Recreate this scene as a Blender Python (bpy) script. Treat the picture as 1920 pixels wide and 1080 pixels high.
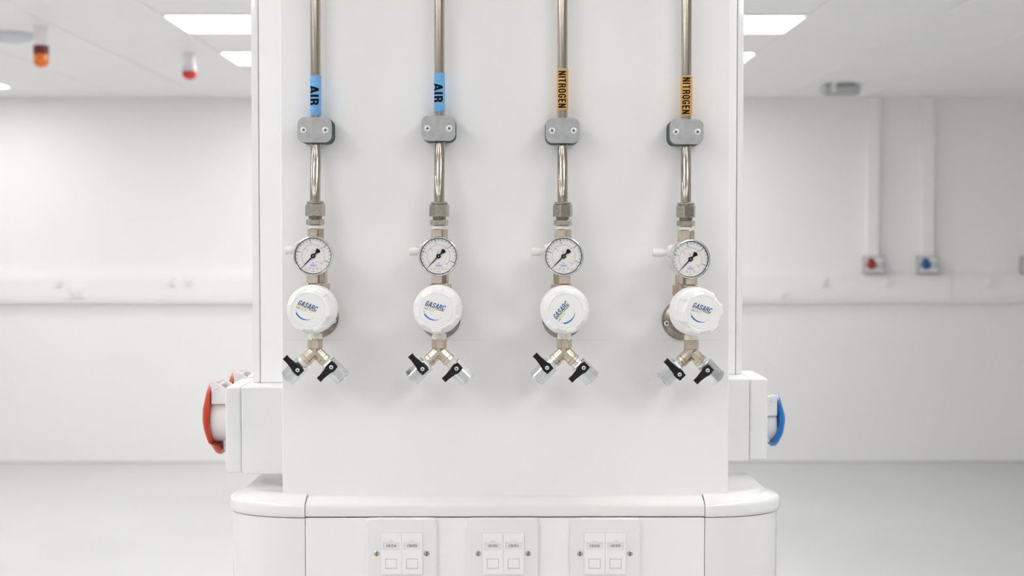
import bpy, bmesh, math, random
from mathutils import Vector, Matrix, Euler

for o in list(bpy.data.objects): bpy.data.objects.remove(o)
sc = bpy.context.scene
COL = sc.collection
PI = math.pi
rnd = random.Random(4)

# ------------------------------------------------------------ camera, world, exposure
CAM_Z = 1.67
F = 2667.0
pitch, yaw = math.atan(95 / F), math.atan(13 / F)
cd = bpy.data.cameras.new('camera'); cam = bpy.data.objects.new('camera', cd); COL.objects.link(cam)
cam.location = (0, 0, CAM_Z)
cam.rotation_euler = (PI / 2 - pitch, 0, -yaw)
cd.sensor_width = 36; cd.lens = F / 1920 * 36
cd.dof.use_dof = True; cd.dof.focus_distance = 1.68; cd.dof.aperture_fstop = 7.1
cd.clip_start = .02; cd.clip_end = 60
sc.camera = cam
w = bpy.data.worlds.new('world'); sc.world = w; w.use_nodes = True
w.node_tree.nodes['Background'].inputs[0].default_value = (.8, .87, 1, 1)
w.node_tree.nodes['Background'].inputs[1].default_value = .6
sc.view_settings.view_transform = 'Standard'; sc.view_settings.look = 'None'
sc.view_settings.gamma = 1; sc.view_settings.use_curve_mapping = False
sc.view_settings.exposure = 0.0
sc.cycles.max_bounces = 16; sc.cycles.diffuse_bounces = 14
LIGHT = 12.3            # radiance of the ceiling light diffusers

ROT = Euler((PI / 2 - pitch, 0, -yaw), 'XYZ').to_matrix()
def P(px, py, Y):
    """world point on the plane y=Y seen at a pixel of the 1920x1080 photograph"""
    d = ROT @ Vector(((px - 960) / F, (540 - py) / F, -1))
    return Vector((0, 0, CAM_Z)) + d * (Y / d.y)

# ------------------------------------------------------------ materials
def mat(name, col, rough=.5, metal=0., var=.03, scale=30, bump=0., bscale=200, coat=0., spec=.5, stretch=None, col2=None):
    m = bpy.data.materials.new(name); m.use_nodes = True
    nt = m.node_tree; b = nt.nodes['Principled BSDF']
    tc = nt.nodes.new('ShaderNodeTexCoord'); mp = nt.nodes.new('ShaderNodeMapping')
    nt.links.new(tc.outputs['Object'], mp.inputs[0])
    if stretch: mp.inputs['Scale'].default_value = stretch
    n = nt.nodes.new('ShaderNodeTexNoise'); n.inputs['Scale'].default_value = scale; n.inputs['Detail'].default_value = 4
    nt.links.new(mp.outputs[0], n.inputs['Vector'])
    r = nt.nodes.new('ShaderNodeValToRGB')
    a = col2 if col2 else tuple(max(0, c * (1 - var)) for c in col)
    bcol = col if col2 else tuple(min(1, c * (1 + var)) for c in col)
    r.color_ramp.elements[0].position = .3; r.color_ramp.elements[1].position = .7
    r.color_ramp.elements[0].color = (*a, 1); r.color_ramp.elements[1].color = (*bcol, 1)
    nt.links.new(n.outputs['Fac'], r.inputs[0]); nt.links.new(r.outputs[0], b.inputs['Base Color'])
    b.inputs['Roughness'].default_value = rough; b.inputs['Metallic'].default_value = metal
    b.inputs['Coat Weight'].default_value = coat; b.inputs['Coat Roughness'].default_value = .06
    b.inputs['Specular IOR Level'].default_value = spec
    if bump:
        n2 = nt.nodes.new('ShaderNodeTexNoise'); n2.inputs['Scale'].default_value = bscale
        nt.links.new(mp.outputs[0], n2.inputs['Vector'])
        bp = nt.nodes.new('ShaderNodeBump'); bp.inputs['Strength'].default_value = bump; bp.inputs['Distance'].default_value = .001
        nt.links.new(n2.outputs['Fac'], bp.inputs['Height']); nt.links.new(bp.outputs[0], b.inputs['Normal'])
    return m

M = {}
M['wall'] = mat('wall_paint', (.84, .836, .83), .65, var=.012, scale=.7)
M['ceil'] = mat('ceiling_metal', (.86, .86, .855), .45, var=.01, scale=1.5)
M['floor'] = mat('vinyl_floor', (.585, .59, .60), .38, var=.05, scale=.8, bump=.05, bscale=60)
M['white'] = mat('white_powder_coat', (.89, .885, .885), .32, var=.006, scale=12, bump=.03, bscale=500)
M['gloss'] = mat('white_gloss_plastic', (.835, .835, .83), .06, var=.004, scale=15, coat=.5)
M['satin'] = mat('white_satin_plastic', (.83, .83, .832), .35, var=.006, scale=20)
M['box'] = mat('light_grey_plastic', (.80, .803, .81), .38, var=.01, scale=40, bump=.04, bscale=900)
M['module'] = mat('white_module_plastic', (.89, .89, .89), .3, var=.004, scale=40)
M['knob'] = mat('white_knob_plastic', (.88, .88, .88), .3, var=.006, scale=40)
M['ptfe'] = mat('ptfe_tape', (.88, .88, .85), .5, var=.1, scale=300, bump=.5, bscale=900, col2=(.74, .73, .62))
M['steel'] = mat('stainless_tube', (.60, .545, .475), .13, 1., scale=300, stretch=(1, 1, .02), col2=(.42, .375, .32), bump=.1, bscale=500)
M['fitting'] = mat('steel_fitting', (.55, .51, .47), .26, 1., scale=300, col2=(.42, .385, .35), bump=.1, bscale=900)
M['nickel'] = mat('nickel_brass', (.72, .64, .535), .2, 1., scale=120, col2=(.56, .485, .385), bump=.035, bscale=700)
M['flange'] = mat('brushed_nickel', (.42, .365, .30), .3, 1., scale=250, col2=(.28, .24, .19), bump=.15, bscale=900)
M['chrome'] = mat('plated_chrome', (.82, .83, .84), .12, 1., scale=160, col2=(.64, .67, .70), bump=.05, bscale=450)
M['zinc'] = mat('cast_zinc_plate', (.50, .50, .50), .5, .75, scale=120, col2=(.40, .40, .41), bump=.1, bscale=1500)
M['green'] = mat('dark_green_plastic', (.008, .055, .048), .5, var=.2, spec=.25)
M['screw'] = mat('zinc_screw', (.74, .81, .83), .3, .25, var=.05, scale=500)
M['brass'] = mat('dull_brass_screw', (.55, .48, .38), .3, 1., var=.1, scale=500)
M['dark'] = mat('dark_recess', (.02, .03, .035), .6, var=.1)
M['black'] = mat('black_plastic', (.008, .008, .009), .42, var=.2, scale=300, spec=.3)
M['ink'] = mat('black_ink', (.01, .01, .012), .7, var=.1, spec=.1)
M['greyink'] = mat('grey_ink', (.12, .12, .13), .7, var=.1, spec=.1)
M['blue_tape'] = mat('blue_tape', (.12, .38, .74), .45, scale=400, col2=(.19, .46, .80), bump=.2, bscale=600)
M['ochre_tape'] = mat('ochre_tape', (.66, .36, .09), .45, scale=400, col2=(.72, .42, .13), bump=.2, bscale=600)
M['logo_blue'] = mat('logo_blue', (.008, .10, .33), .5, var=.05)
M['swoosh'] = mat('logo_mid_blue', (.015, .17, .45), .5, var=.05)
M['logo_grey'] = mat('logo_pale_blue', (.30, .42, .55), .5, var=.05)
M['yellow'] = mat('logo_yellow', (.85, .74, .05), .5, var=.05)
M['dial'] = mat('dial_white', (.84, .84, .82), .5, var=.01)
M['red_ink'] = mat('red_ink', (.72, .13, .12), .6, var=.05)
M['blue_ink'] = mat('blue_ink', (.08, .28, .66), .6, var=.05)
M['gold_ink'] = mat('gold_ink', (.62, .38, .10), .6, var=.05)
M['red'] = mat('red_plastic', (.52, .034, .002), .3, var=.04)
M['blue'] = mat('blue_plastic', (.002, .165, .51), .3, var=.04)
M['darkred'] = mat('dark_red_plastic', (.30, .02, .012), .35, var=.1)
M['darkblue'] = mat('dark_blue_plastic', (.015, .09, .27), .35, var=.1)
M['amber'] = mat('amber_lens', (.80, .18, .004), .2, var=.05)
M['maroon'] = mat('maroon_collar', (.16, .015, .006), .4, var=.05)
M['redlens'] = mat('red_lens', (.60, .03, .015), .2, var=.05)
M['pinkwhite'] = mat('pale_base_plastic', (.83, .80, .79), .5, var=.02)
M['palegrey'] = mat('pale_blue_grey_plastic', (.62, .64, .68), .5, var=.02)
M['silver'] = mat('silver_metal', (.52, .55, .55), .35, .8, var=.05)
M['greybox'] = mat('mid_grey_plastic', (.46, .46, .46), .5, var=.03)
M['gap_shade'] = mat('gap_shade_grey', (.66, .66, .66), .5, var=.02)
M['cream'] = mat('cream_plastic', (.80, .795, .77), .4, var=.02)
M['added_door'] = mat('added_door_grey', (.18, .19, .20), .5, var=.03)
m = bpy.data.materials.new('light_diffuser'); m.use_nodes = True
nt = m.node_tree; nt.nodes.remove(nt.nodes['Principled BSDF'])
e = nt.nodes.new('ShaderNodeEmission'); e.inputs[0].default_value = (1, .985, .96, 1); e.inputs[1].default_value = LIGHT
nt.links.new(e.outputs[0], nt.nodes['Material Output'].inputs[0]); M['emit'] = m
m = bpy.data.materials.new('gauge_glass'); m.use_nodes = True
nt = m.node_tree; nt.nodes.remove(nt.nodes['Principled BSDF'])
fr = nt.nodes.new('ShaderNodeFresnel'); fr.inputs[0].default_value = 1.35
tr = nt.nodes.new('ShaderNodeBsdfTransparent'); gl = nt.nodes.new('ShaderNodeBsdfGlossy'); gl.inputs['Roughness'].default_value = .02
mx = nt.nodes.new('ShaderNodeMixShader')
nt.links.new(fr.outputs[0], mx.inputs[0]); nt.links.new(tr.outputs[0], mx.inputs[1]); nt.links.new(gl.outputs[0], mx.inputs[2])
nt.links.new(mx.outputs[0], nt.nodes['Material Output'].inputs[0]); M['glass'] = m

# ------------------------------------------------------------ object helpers
def root_of(o):
    while o.parent: o = o.parent
    return o
def obj(name, bm, material, parent=None, loc=None, smooth=35, label=None):
    """link a bmesh given in WORLD coordinates as one mesh object"""
    off = Vector(root_of(parent).location) if parent else Vector(loc if loc else (0, 0, 0))
    bmesh.ops.translate(bm, verts=bm.verts, vec=-off)
    me = bpy.data.meshes.new(name); bm.normal_update(); bm.to_mesh(me); bm.free()
    me.materials.append(M[material] if isinstance(material, str) else material)
    if smooth:
        for p in me.polygons: p.use_smooth = True
        me.set_sharp_from_angle(angle=math.radians(smooth))
    o = bpy.data.objects.new(name, me); COL.objects.link(o)
    if smooth and len(me.polygons) < 3000:
        wn = o.modifiers.new('weighted_normals', 'WEIGHTED_NORMAL'); wn.keep_sharp = True
    if parent: o.parent = parent
    else: o.location = off
    if label: o['label'] = label
    return o
def tag(o, label, cat, group=None):
    o['label'] = label; o['category'] = cat
    if group: o['group'] = group
    return o
def thing(name, loc, label, cat, group=None):
    o = bpy.data.objects.new(name, None); COL.objects.link(o); o.location = loc; o.empty_display_size = .02
    return tag(o, label, cat, group)
def struct(o): o['kind'] = 'structure'; return o
def dup(root, delta, label=None, group=None):
    r = root.copy(); COL.objects.link(r); r.location = Vector(root.location) + Vector(delta)
    if label: r['label'] = label
    if group: r['group'] = group
    for ch in list(root.children):
        c = ch.copy(); COL.objects.link(c); c.parent = r
        for g in list(ch.children):
            d = g.copy(); COL.objects.link(d); d.parent = c
    return r

# ------------------------------------------------------------ shape helpers (world coordinates)
def NB(): return bmesh.new()
def box(bm, x0, x1, y0, y1, z0, z1, bev=0, seg=2):
    t = bmesh.new(); bmesh.ops.create_cube(t, size=1)
    for v in t.verts: v.co = Vector(((x0 + x1) / 2 + v.co.x * (x1 - x0), (y0 + y1) / 2 + v.co.y * (y1 - y0), (z0 + z1) / 2 + v.co.z * (z1 - z0)))
    if bev: bmesh.ops.bevel(t, geom=t.edges[:], offset=bev, segments=seg, profile=.6, affect='EDGES')
    return join(bm, t)
def join(bm, t):
    me = bpy.data.meshes.new('t'); t.to_mesh(me); t.free(); bm.from_mesh(me); bpy.data.meshes.remove(me); return bm
def frame(c, axis, up=None):
    """matrix with local Z along axis at c"""
    z = Vector(axis).normalized()
    u = Vector(up) if up else (Vector((0, 0, 1)) if abs(z.z) < .9 else Vector((0, -1, 0)))
    x = u.cross(z).normalized(); y = z.cross(x)
    m = Matrix((x, y, z)).transposed().to_4x4(); m.translation = Vector(c); return m
def lathe(bm, prof, c, axis, seg=32, rf=None, cap=(True, True), up=None, ph=.5):
    """prof [(r, h)] swept about axis through c; rf(theta, i) scales radius"""
    mt = frame(c, axis, up); rings = []
    for i, (r, h) in enumerate(prof):
        if r <= 1e-7: rings.append([bm.verts.new(mt @ Vector((0, 0, h)))]); continue
        rings.append([bm.verts.new(mt @ Vector((r * k * math.cos(a), r * k * math.sin(a), h)))
                      for j in range(seg) for a in [2 * PI * (j + ph) / seg] for k in [rf(a, i) if rf else 1]])
    for A, B in zip(rings, rings[1:]):
        if len(A) == 1 and len(B) == 1: continue
        for j in range(seg):
            k = (j + 1) % seg
            if len(A) == 1: bm.faces.new((A[0], B[k], B[j]))
            elif len(B) == 1: bm.faces.new((A[j], A[k], B[0]))
            else: bm.faces.new((A[j], A[k], B[k], B[j]))
    if cap[0] and len(rings[0]) > 1: bm.faces.new(rings[0][::-1])
    if cap[1] and len(rings[-1]) > 1: bm.faces.new(rings[-1])
    bmesh.ops.recalc_face_normals(bm, faces=bm.faces); return bm
def cyl(bm, c, axis, r, h, seg=32, ch=0, up=None):
    p = [(r, 0), (r, h)] if not ch else [(r - ch, 0), (r, ch), (r, h - ch), (r - ch, h)]
    return lathe(bm, p, c, axis, seg, up=up)
def hexa(bm, c, axis, R, h, ch=.0008, up=(0, -1, 0)):
    """hex prism, flat side facing `up`, corners chamfered"""
    t = bmesh.new(); lathe(t, [(R, 0), (R, h)], c, axis, 6, up=up, ph=0)
    caps = [e for e in t.edges]
    bmesh.ops.bevel(t, geom=caps, offset=ch, segments=1, affect='EDGES')
    return join(bm, t)
def prism(bm, pts, mt, d, bev=0, seg=2):
    """2D outline pts in local xy of mt, extruded from 0 to d along local z; bevel on the far rim"""
    t = bmesh.new()
    a = [t.verts.new((x, y, 0)) for x, y in pts]; b = [t.verts.new((x, y, d)) for x, y in pts]
    n = len(pts)
    t.faces.new(a[::-1]); f = t.faces.new(b)
    for i in range(n): t.faces.new((a[i], a[(i + 1) % n], b[(i + 1) % n], b[i]))
    bmesh.ops.recalc_face_normals(t, faces=t.faces)
    if bev: bmesh.ops.bevel(t, geom=list(f.edges), offset=bev, segments=seg, profile=.5, affect='EDGES')
    bmesh.ops.transform(t, matrix=mt, verts=t.verts)
    return join(bm, t)
def rrect(w, h, r, n=6):
    out = []
    for cx, cy, a0 in ((w / 2 - r, h / 2 - r, 0), (-w / 2 + r, h / 2 - r, PI / 2), (-w / 2 + r, -h / 2 + r, PI), (w / 2 - r, -h / 2 + r, 1.5 * PI)):
        for k in range(n + 1):
            a = a0 + PI / 2 * k / n; out.append((cx + r * math.cos(a), cy + r * math.sin(a)))
    return out
def facing(c, ang=0, tilt=0):
    """frame whose local x is right, local y up, local z towards the viewer (-Y)"""
    m = Matrix(((1, 0, 0), (0, 0, -1), (0, 1, 0))).to_4x4()     # cols: x->X, y->Z, z->-Y
    m = Matrix.Rotation(tilt, 4, 'Z') @ m @ Matrix.Rotation(ang, 4, 'Z')
    m.translation = Vector(c); return m
def text_bm(s, size, bold=0, shear=0, ax='CENTER', ay='CENTER', sx=1., space=1.):
    c = bpy.data.curves.new('t', 'FONT'); c.body = s; c.size = size; c.offset = bold; c.shear = shear
    c.align_x = ax; c.align_y = ay; c.resolution_u = 3; c.space_character = space
    o = bpy.data.objects.new('t', c); COL.objects.link(o)
    dg = bpy.context.evaluated_depsgraph_get()
    me = bpy.data.meshes.new_from_object(o.evaluated_get(dg))
    bm = bmesh.new(); bm.from_mesh(me)
    bpy.data.objects.remove(o); bpy.data.curves.remove(c); bpy.data.meshes.remove(me)
    for v in bm.verts: v.co.x *= sx
    return bm
def fit_text(s, width, height, bold=0, shear=0, space=1.):
    """text scaled to a box centred on 0"""
    bm = text_bm(s, 1, bold, shear, 'LEFT', 'BOTTOM_BASELINE', space=space)
    xs = [v.co.x for v in bm.verts]; ys = [v.co.y for v in bm.verts]
    x0, x1, y0, y1 = min(xs), max(xs), min(ys), max(ys)
    for v in bm.verts: v.co = Vector(((v.co.x - (x0 + x1) / 2) * width / (x1 - x0), (v.co.y - (y0 + y1) / 2) * height / (y1 - y0), 0))
    return bm
def rounded(pts, r, closed=False):
    """polyline with circular corners; a point may carry its own radius as third value"""
    out = []; n = len(pts)
    for i, p in enumerate(pts):
        rr = p[2] if len(p) > 2 else 0
        if rr and (closed or 0 < i < n - 1):
            P0, P1, P2 = Vector(pts[i - 1][:2]), Vector(p[:2]), Vector(pts[(i + 1) % n][:2])
            a, c = (P0 - P1).normalized(), (P2 - P1).normalized()
            q = min(rr, (P0 - P1).length * .5, (P2 - P1).length * .5)
            for k in range(7):
                u = k / 6; A = P1 + a * q; B = P1 + c * q
                out.append((1 - u) ** 2 * A + 2 * u * (1 - u) * (P1 * .82 + (A + B) * .09) + u * u * B)
        else: out.append(Vector(p[:2]))
    return out
def stroke(bm, pts, t, closed=False, off=Vector((0, 0))):
    pts = rounded(pts, 0, closed); n = len(pts); L_, R_ = [], []
    for i, p in enumerate(pts):
        a = pts[i - 1] if (i or closed) else None; c = pts[(i + 1) % n] if (i < n - 1 or closed) else None
        d1 = (p - a).normalized() if a is not None else (c - p).normalized()
        d2 = (c - p).normalized() if c is not None else d1
        m_ = (d1 + d2); m_ = m_.normalized() if m_.length > .01 else d1
        nn = Vector((-m_.y, m_.x)); k = t / 2 / max(.45, nn.dot(Vector((-d1.y, d1.x))))
        q = p + off
        L_.append(bm.verts.new((q.x + nn.x * k, q.y + nn.y * k, 0))); R_.append(bm.verts.new((q.x - nn.x * k, q.y - nn.y * k, 0)))
    for i in range(n if closed else n - 1):
        j = (i + 1) % n; bm.faces.new((R_[i], R_[j], L_[j], L_[i]))
def block_text(txt, width, height, t=.17, gap=.13, shear=0.):
    """condensed bold grotesque capitals drawn from strokes, centred on 0"""
    bm = bmesh.new(); x = 0; l, r, lo, hi = t / 2, .50 - t / 2, t / 2, 1 - t / 2; q = .20
    for ch in txt:
        o = Vector((x, 0)); S_ = lambda p, c=False: stroke(bm, p, t, c, o); wd = .50
        if ch == 'O': S_([(l, lo, q), (r, lo, q), (r, hi, q), (l, hi, q)], True)
        elif ch in 'CG':
            S_([(r, .70), (r, hi, q), (l, hi, q), (l, lo, q), (r, lo, q)] + ([(r, .34)] if ch == 'C' else [(r, .44), (.25, .44)]))
        elif ch == 'S': S_([(r, .70), (r, hi, q), (l, hi, q), (l, .60, .14), (r, .42, .14), (r, lo, q), (l, lo, q), (l, .30)])
        elif ch == 'A': S_([(.035, 0), (.27, 1)]); S_([(.505, 0), (.27, 1)]); S_([(.13, .25), (.41, .25)]); wd = .54
        elif ch == 'R': S_([(l, 0), (l, 1)]); S_([(l, hi), (r, hi, q), (r, .50, q), (l, .50)]); S_([(.30, .50), (r, .38, .1), (r + .01, 0)])
        elif ch == 'N': S_([(l, 0), (l, 1)]); S_([(r + .02, 0), (r + .02, 1)]); S_([(l, .98), (r + .02, .02)]); wd = .52
        elif ch == 'I': S_([(l, 0), (l, 1)]); wd = t
        elif ch == 'T': S_([(.23, 0), (.23, 1)]); S_([(0, hi), (.46, hi)]); wd = .46
        elif ch == 'E': S_([(l, 0), (l, 1)]); S_([(l, hi), (.42, hi)]); S_([(l, .52), (.40, .52)]); S_([(l, lo), (.42, lo)]); wd = .43
        x += wd + gap
    x -= gap
    for v in bm.verts: v.co = Vector(((v.co.x / x - .5) * width + shear * (v.co.y - .5) * height, (v.co.y - .5) * height, 0))
    return bm
def place(bm, mt, t): bmesh.ops.transform(t, matrix=mt, verts=t.verts); return join(bm, t)
def rect2(bm, mt, x0, x1, y0, y1, z=0):
    bm.faces.new([bm.verts.new(mt @ Vector(p)) for p in ((x0, y0, z), (x1, y0, z), (x1, y1, z), (x0, y1, z))])

# ------------------------------------------------------------ room shell
YB, YF = 10.5, -4.0
XL, XR = -6.7, 5.2
H = 2.70
b = NB(); box(b, XL - .1, XR + .1, YF - .1, YB + .1, -.1, 0); struct(obj('floor', b, 'floor'))
b = NB(); box(b, XL - .1, XR + .1, YF - .1, YB + .1, H + .012, H + .1); ceiling = struct(obj('ceiling', b, 'ceil'))
b = NB(); box(b, XL, XR, YB, YB + .1, 0, H + .012); struct(obj('wall_back', b, 'wall'))
b = NB(); box(b, XL - .1, XL, YF, YB, 0, H + .012); struct(obj('wall_left', b, 'wall'))
b = NB(); box(b, XR, XR + .1, YF, YB, 0, H + .012); struct(obj('wall_right', b, 'wall'))
b = NB(); box(b, XL, XR, YF - .1, YF, 0, H + .012); struct(obj('wall_front', b, 'wall'))
b = NB(); box(b, XL, XR, YB - .008, YB, 0, .012, .003); struct(obj('baseboard_back', b, 'floor'))
# grey double door behind the camera, unseen; added so the metal reflects something dark
DX = 3.9
b = NB(); box(b, DX - .95, DX + .95, YF, YF + .06, 0, 2.12, .006); dr = struct(obj('added_door_1', b, 'added_door'))
for s in (-1, 1):
    b = NB(); box(b, DX + min(s * .01, s * .9), DX + max(s * .01, s * .9), YF + .06, YF + .09, .01, 2.06, .003); obj('added_door_leaf', b, 'added_door', dr)
    b = NB(); cyl(b, (DX + s * .07, YF + .13, .95), (0, 0, 1), .012, .35, 16, .002); obj('added_door_handle', b, 'chrome', dr)

# ceiling: light grid and metal tiles
COLS = [1.107 - 2.4 * k for k in range(3)]          # light columns
ROW0 = 6.615; PITCH = 1.33
rows = [ROW0 + PITCH * k for k in range(-7, 3)]
edges = []; x = 1.407
while x < XR - .3: x += .6
while x > XL + .3: edges.append((x - .6, x)); x -= .6
tile_cache = {}
def tile(x0, x1, y0, y1):
    w_, d_ = round(x1 - x0, 4), round(y1 - y0, 4)
    if (w_, d_) not in tile_cache:
        b = NB(); box(b, -w_ / 2 + .004, w_ / 2 - .004, -d_ / 2 + .004, d_ / 2 - .004, 0, .011, .003, 1)
        me = bpy.data.meshes.new('ceiling_tile'); b.to_mesh(me); b.free(); me.materials.append(M['ceil']); tile_cache[(w_, d_)] = me
    o = bpy.data.objects.new('ceiling_tile', tile_cache[(w_, d_)]); COL.objects.link(o); o.parent = ceiling
    o.location = ((x0 + x1) / 2, (y0 + y1) / 2, H)
for (x0, x1) in edges:
    lit = any(abs((x0 + x1) / 2 - c) < .05 for c in COLS)
    for r in rows:
        if lit: tile(x0, x1, r + .6, r + PITCH)
        else: tile(x0, x1, r, r + PITCH)
def ceiling_light(xc, y0, label, group):
    t = thing('ceiling_light', (xc, y0 + .3, H - .004), label, 'light', group)
    b = NB()
    for (a0, a1, c0, c1) in ((-.299, .299, .002, .045), (-.299, .299, .575, .598), (-.299, -.291, .045, .575), (.291, .299, .045, .575)):
        box(b, xc + a0, xc + a1, y0 + c0, y0 + c1, H - .004, H + .011, .001, 1)
    obj('frame', b, 'satin', t)
    b = NB(); box(b, xc - .291, xc + .291, y0 + .045, y0 + .575, H + .002, H + .008); obj('diffuser', b, 'emit', t)
    return t
first = ceiling_light(COLS[1], rows[7], 'large square ceiling light panel left of the white column, nearer and higher of the two', 'square ceiling light panels')
seen = {(1, 8): 'smaller square ceiling light panel left of the white column, below the large one',
        (0, 7): 'square ceiling light panel right of the white column above the wall conduits',
        (0, 8): 'light panel of which a tiny bright corner shows just right of the column',
        (2, 9): 'light panel whose tip shows at the far left edge of the photo'}
for i, c in enumerate(COLS):
    for j, r in enumerate(rows):
        if (i, j) == (1, 7): continue
        lab = seen.get((i, j))
        dup(first, (c - COLS[1], r - rows[7], 0), lab or 'square ceiling light panel of the room outside the photo or hidden by the column',
            'square ceiling light panels' if lab else 'unseen ceiling light panels')

# ------------------------------------------------------------ ceiling devices
def beacon(px, Y, base_h, lens, name, label, r, collar, dome_h):
    c = P(px, 100, Y); c.z = H
    t = thing(name, c, label, 'beacon')
    b = NB(); lathe(b, [(r * .95, 0), (r * .95, .01), (r * .85, .02), (r * .85, base_h - .01), (r * .92, base_h)], c, (0, 0, -1), 32); obj('base', b, 'pinkwhite', t)
    b = NB(); cyl(b, c - Vector((0, 0, base_h)), (0, 0, -1), r, collar[0], 32, .003); obj('collar', b, collar[1], t)
    z = c - Vector((0, 0, base_h + collar[0]))
    cy = dome_h - r * .8 if dome_h > r else 0
    pr = [(r * .98, 0)] + ([(r, cy)] if cy > 0 else [])
    hh = min(dome_h, r * .8)
    pr += [(r * math.cos(a), max(cy, 0) + hh * math.sin(a)) for a in [PI / 2 * k / 8 for k in range(1, 9)]]
    pr[-1] = (0, max(cy, 0) + hh)
    b = NB(); lathe(b, pr, z, (0, 0, -1), 32); obj('lens', b, lens, t)
beacon(77, 7.0, .094, 'amber', 'warning_beacon', 'amber warning beacon with dark collar hanging from the ceiling at far left', .037, (.043, 'maroon'), .062)
beacon(355, 8.0, .075, 'redlens', 'warning_beacon', 'small red dome beacon hanging from the ceiling near the light panels', .040, (.028, 'palegrey'), .046)
c = P(20, 72, 7.25); c.z = H
b = NB(); lathe(b, [(.118, 0), (.118, .012), (.10, .03), (.06, .042), (0, .046)], c, (0, 0, -1), 48)
tag(obj('ceiling_speaker', b, 'palegrey', loc=c), 'flat round pale grey disc on the ceiling at the left edge', 'speaker')
c = P(1576, 168, 9.6); c.z = H
t = thing('ceiling_sensor', c, 'wide silver box under the ceiling left of the two wall conduits', 'sensor')
b = NB(); box(b, c.x - .125, c.x + .125, c.y - .07, c.y + .07, H - .062, H - .012, .02, 3); obj('housing', b, 'silver', t)
b = NB(); box(b, c.x - .11, c.x + .115, c.y - .06, c.y + .06, H - .074, H - .060, .006, 2); obj('lower_rim', b, 'greybox', t)
b = NB(); box(b, c.x - .09, c.x + .09, c.y - .03, c.y + .03, H - .02, H, 0); obj('bracket', b, 'greybox', t)
b = NB(); cyl(b, (c.x - .062, c.y - .075, H - .06), (0, 0, 1), .016, .06, 20, .003); obj('post', b, 'pinkwhite', t)

# ------------------------------------------------------------ back wall services
def wall_z(py): return P(960, py, YB).z
def wx(px, d=0): return P(px, 500, YB - d).x
zt0, zt1 = wall_z(567), wall_z(515)
def dado(x0, x1, label):
    t = thing('dado_trunking', ((x0 + x1) / 2, YB, zt0), label, 'trunking')
    b = NB(); box(b, x0, x1, YB - .055, YB - .0005, zt0, zt1, .006, 2); obj('channel', b, 'wall', t)
    b = NB(); box(b, x0, x1, YB - .061, YB - .0552, zt0 + .028, zt1 - .028, .002, 1); obj('cover', b, 'wall', t)
    return t
xj = wx(1781)
dado(XL + .01, wx(950) , 'white dado trunking along the back wall left of the column')
dado(wx(950) + .003, xj - .002, 'white dado trunking on the back wall below the red and blue socket boxes')
dado(xj + .002, XR - .01, 'grey looking end length of dado trunking at the far right')
def outlet(px, py, wpx, hpx, label, up=False):
    cx, cz = wx(px), wall_z(py); hw, hh = wpx / 254 / 2, hpx / 254 / 2
    y = YB - .061
    t = thing('dado_outlet', (cx, y, cz), label, 'socket', 'outlets on the dado trunking')
    b = NB(); prism(b, rrect(2 * hw, 2 * hh, .008, 3), facing((cx, y, cz)), .012, .003, 1); obj('faceplate', b, 'satin', t)
    for s in ((-1, 1) if wpx > 22 else (0,)):
        b = NB(); box(b, cx + s * hw * .5 - .015, cx + s * hw * .5 + .015, y - .02, y - .012, cz - .018, cz + .018, .003, 1); obj('socket_insert', b, 'satin', t)
outlet(115, 528, 15, 17, 'leftmost small white outlet on the dado trunking at left')
outlet(148, 546, 28, 20, 'wider white double outlet low on the trunking at left', True)
outlet(325, 527, 14, 16, 'small outlet on the trunking, left of the close pair beside the column')
outlet(357, 527, 14, 16, 'small outlet on the trunking, right of the close pair beside the column')
outlet(1465, 549, 18, 16, 'faint white outlet on the trunking just right of the column')
outlet(1540, 529, 15, 17, 'small white outlet on the trunking left of the red socket box')
outlet(1660, 529, 17, 17, 'small white outlet on the trunking below the red socket box')
outlet(1852, 529, 17, 17, 'rightmost small white outlet on the dado trunking')
zc0 = wall_z(481)
for px, cname in ((1632, 'red'), (1734, 'blue')):
    b = NB(); box(b, wx(px) - .043, wx(px) + .043, YB - .07, YB, zc0, H - .002, .004, 1)
    tag(obj('vertical_trunking', b, 'wall', loc=(wx(px), YB, zc0)), f'white vertical trunking from ceiling down to the {cname} socket box', 'trunking', 'vertical trunkings on the back wall')
def far_box(px, lid, label, mname):
    cx = wx(px); z0, z1 = wall_z(513.5), wall_z(480)
    t = thing('interlocked_socket', (cx, YB, z0), label, 'socket', 'socket boxes on the back wall')
    b = NB(); box(b, cx - .076, cx + .076, YB - .085, YB, z0, z1, .012, 2); obj('housing', b, 'greybox', t)
    b = NB(); box(b, cx - .066, cx + .066, YB - .098, YB - .085, z0 + .012, z1 - .010, .008, 2); obj('cover', b, 'box', t)
    zc = (z0 + z1) / 2
    if lid:
        b = NB(); lathe(b, [(.034, 0), (.036, .02), (.030, .036), (.015, .044), (0, .045)], (cx - .034, YB - .098, zc + .004), (0, -1, 0), 28); obj('lid', b, lid, t)
        b = NB(); box(b, cx - .056, cx - .012, YB - .115, YB - .098, zc + .028, zc + .05, .004, 1); obj('hinge', b, lid, t)
    b = NB(); lathe(b, [(.030, 0), (.030, .012), (.024, .02), (0, .021)], (cx + .038, YB - .098, zc + .002), (0, -1, 0), 28); obj('switch_base', b, 'palegrey', t)
    b = NB(); box(b, cx + .031, cx + .045, YB - .14, YB - .116, zc - .024, zc + .026, .004, 1); obj('switch_handle', b, 'greybox', t)
far_box(1635, 'darkred', 'grey wall box with a dark red socket lid under the left conduit', 'red')
far_box(1736, 'darkblue', 'grey wall box with a dark blue socket lid under the right conduit', 'blue')
far_box(1930, None, 'grey wall box cut off by the right edge of the photo', 'grey')

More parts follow.
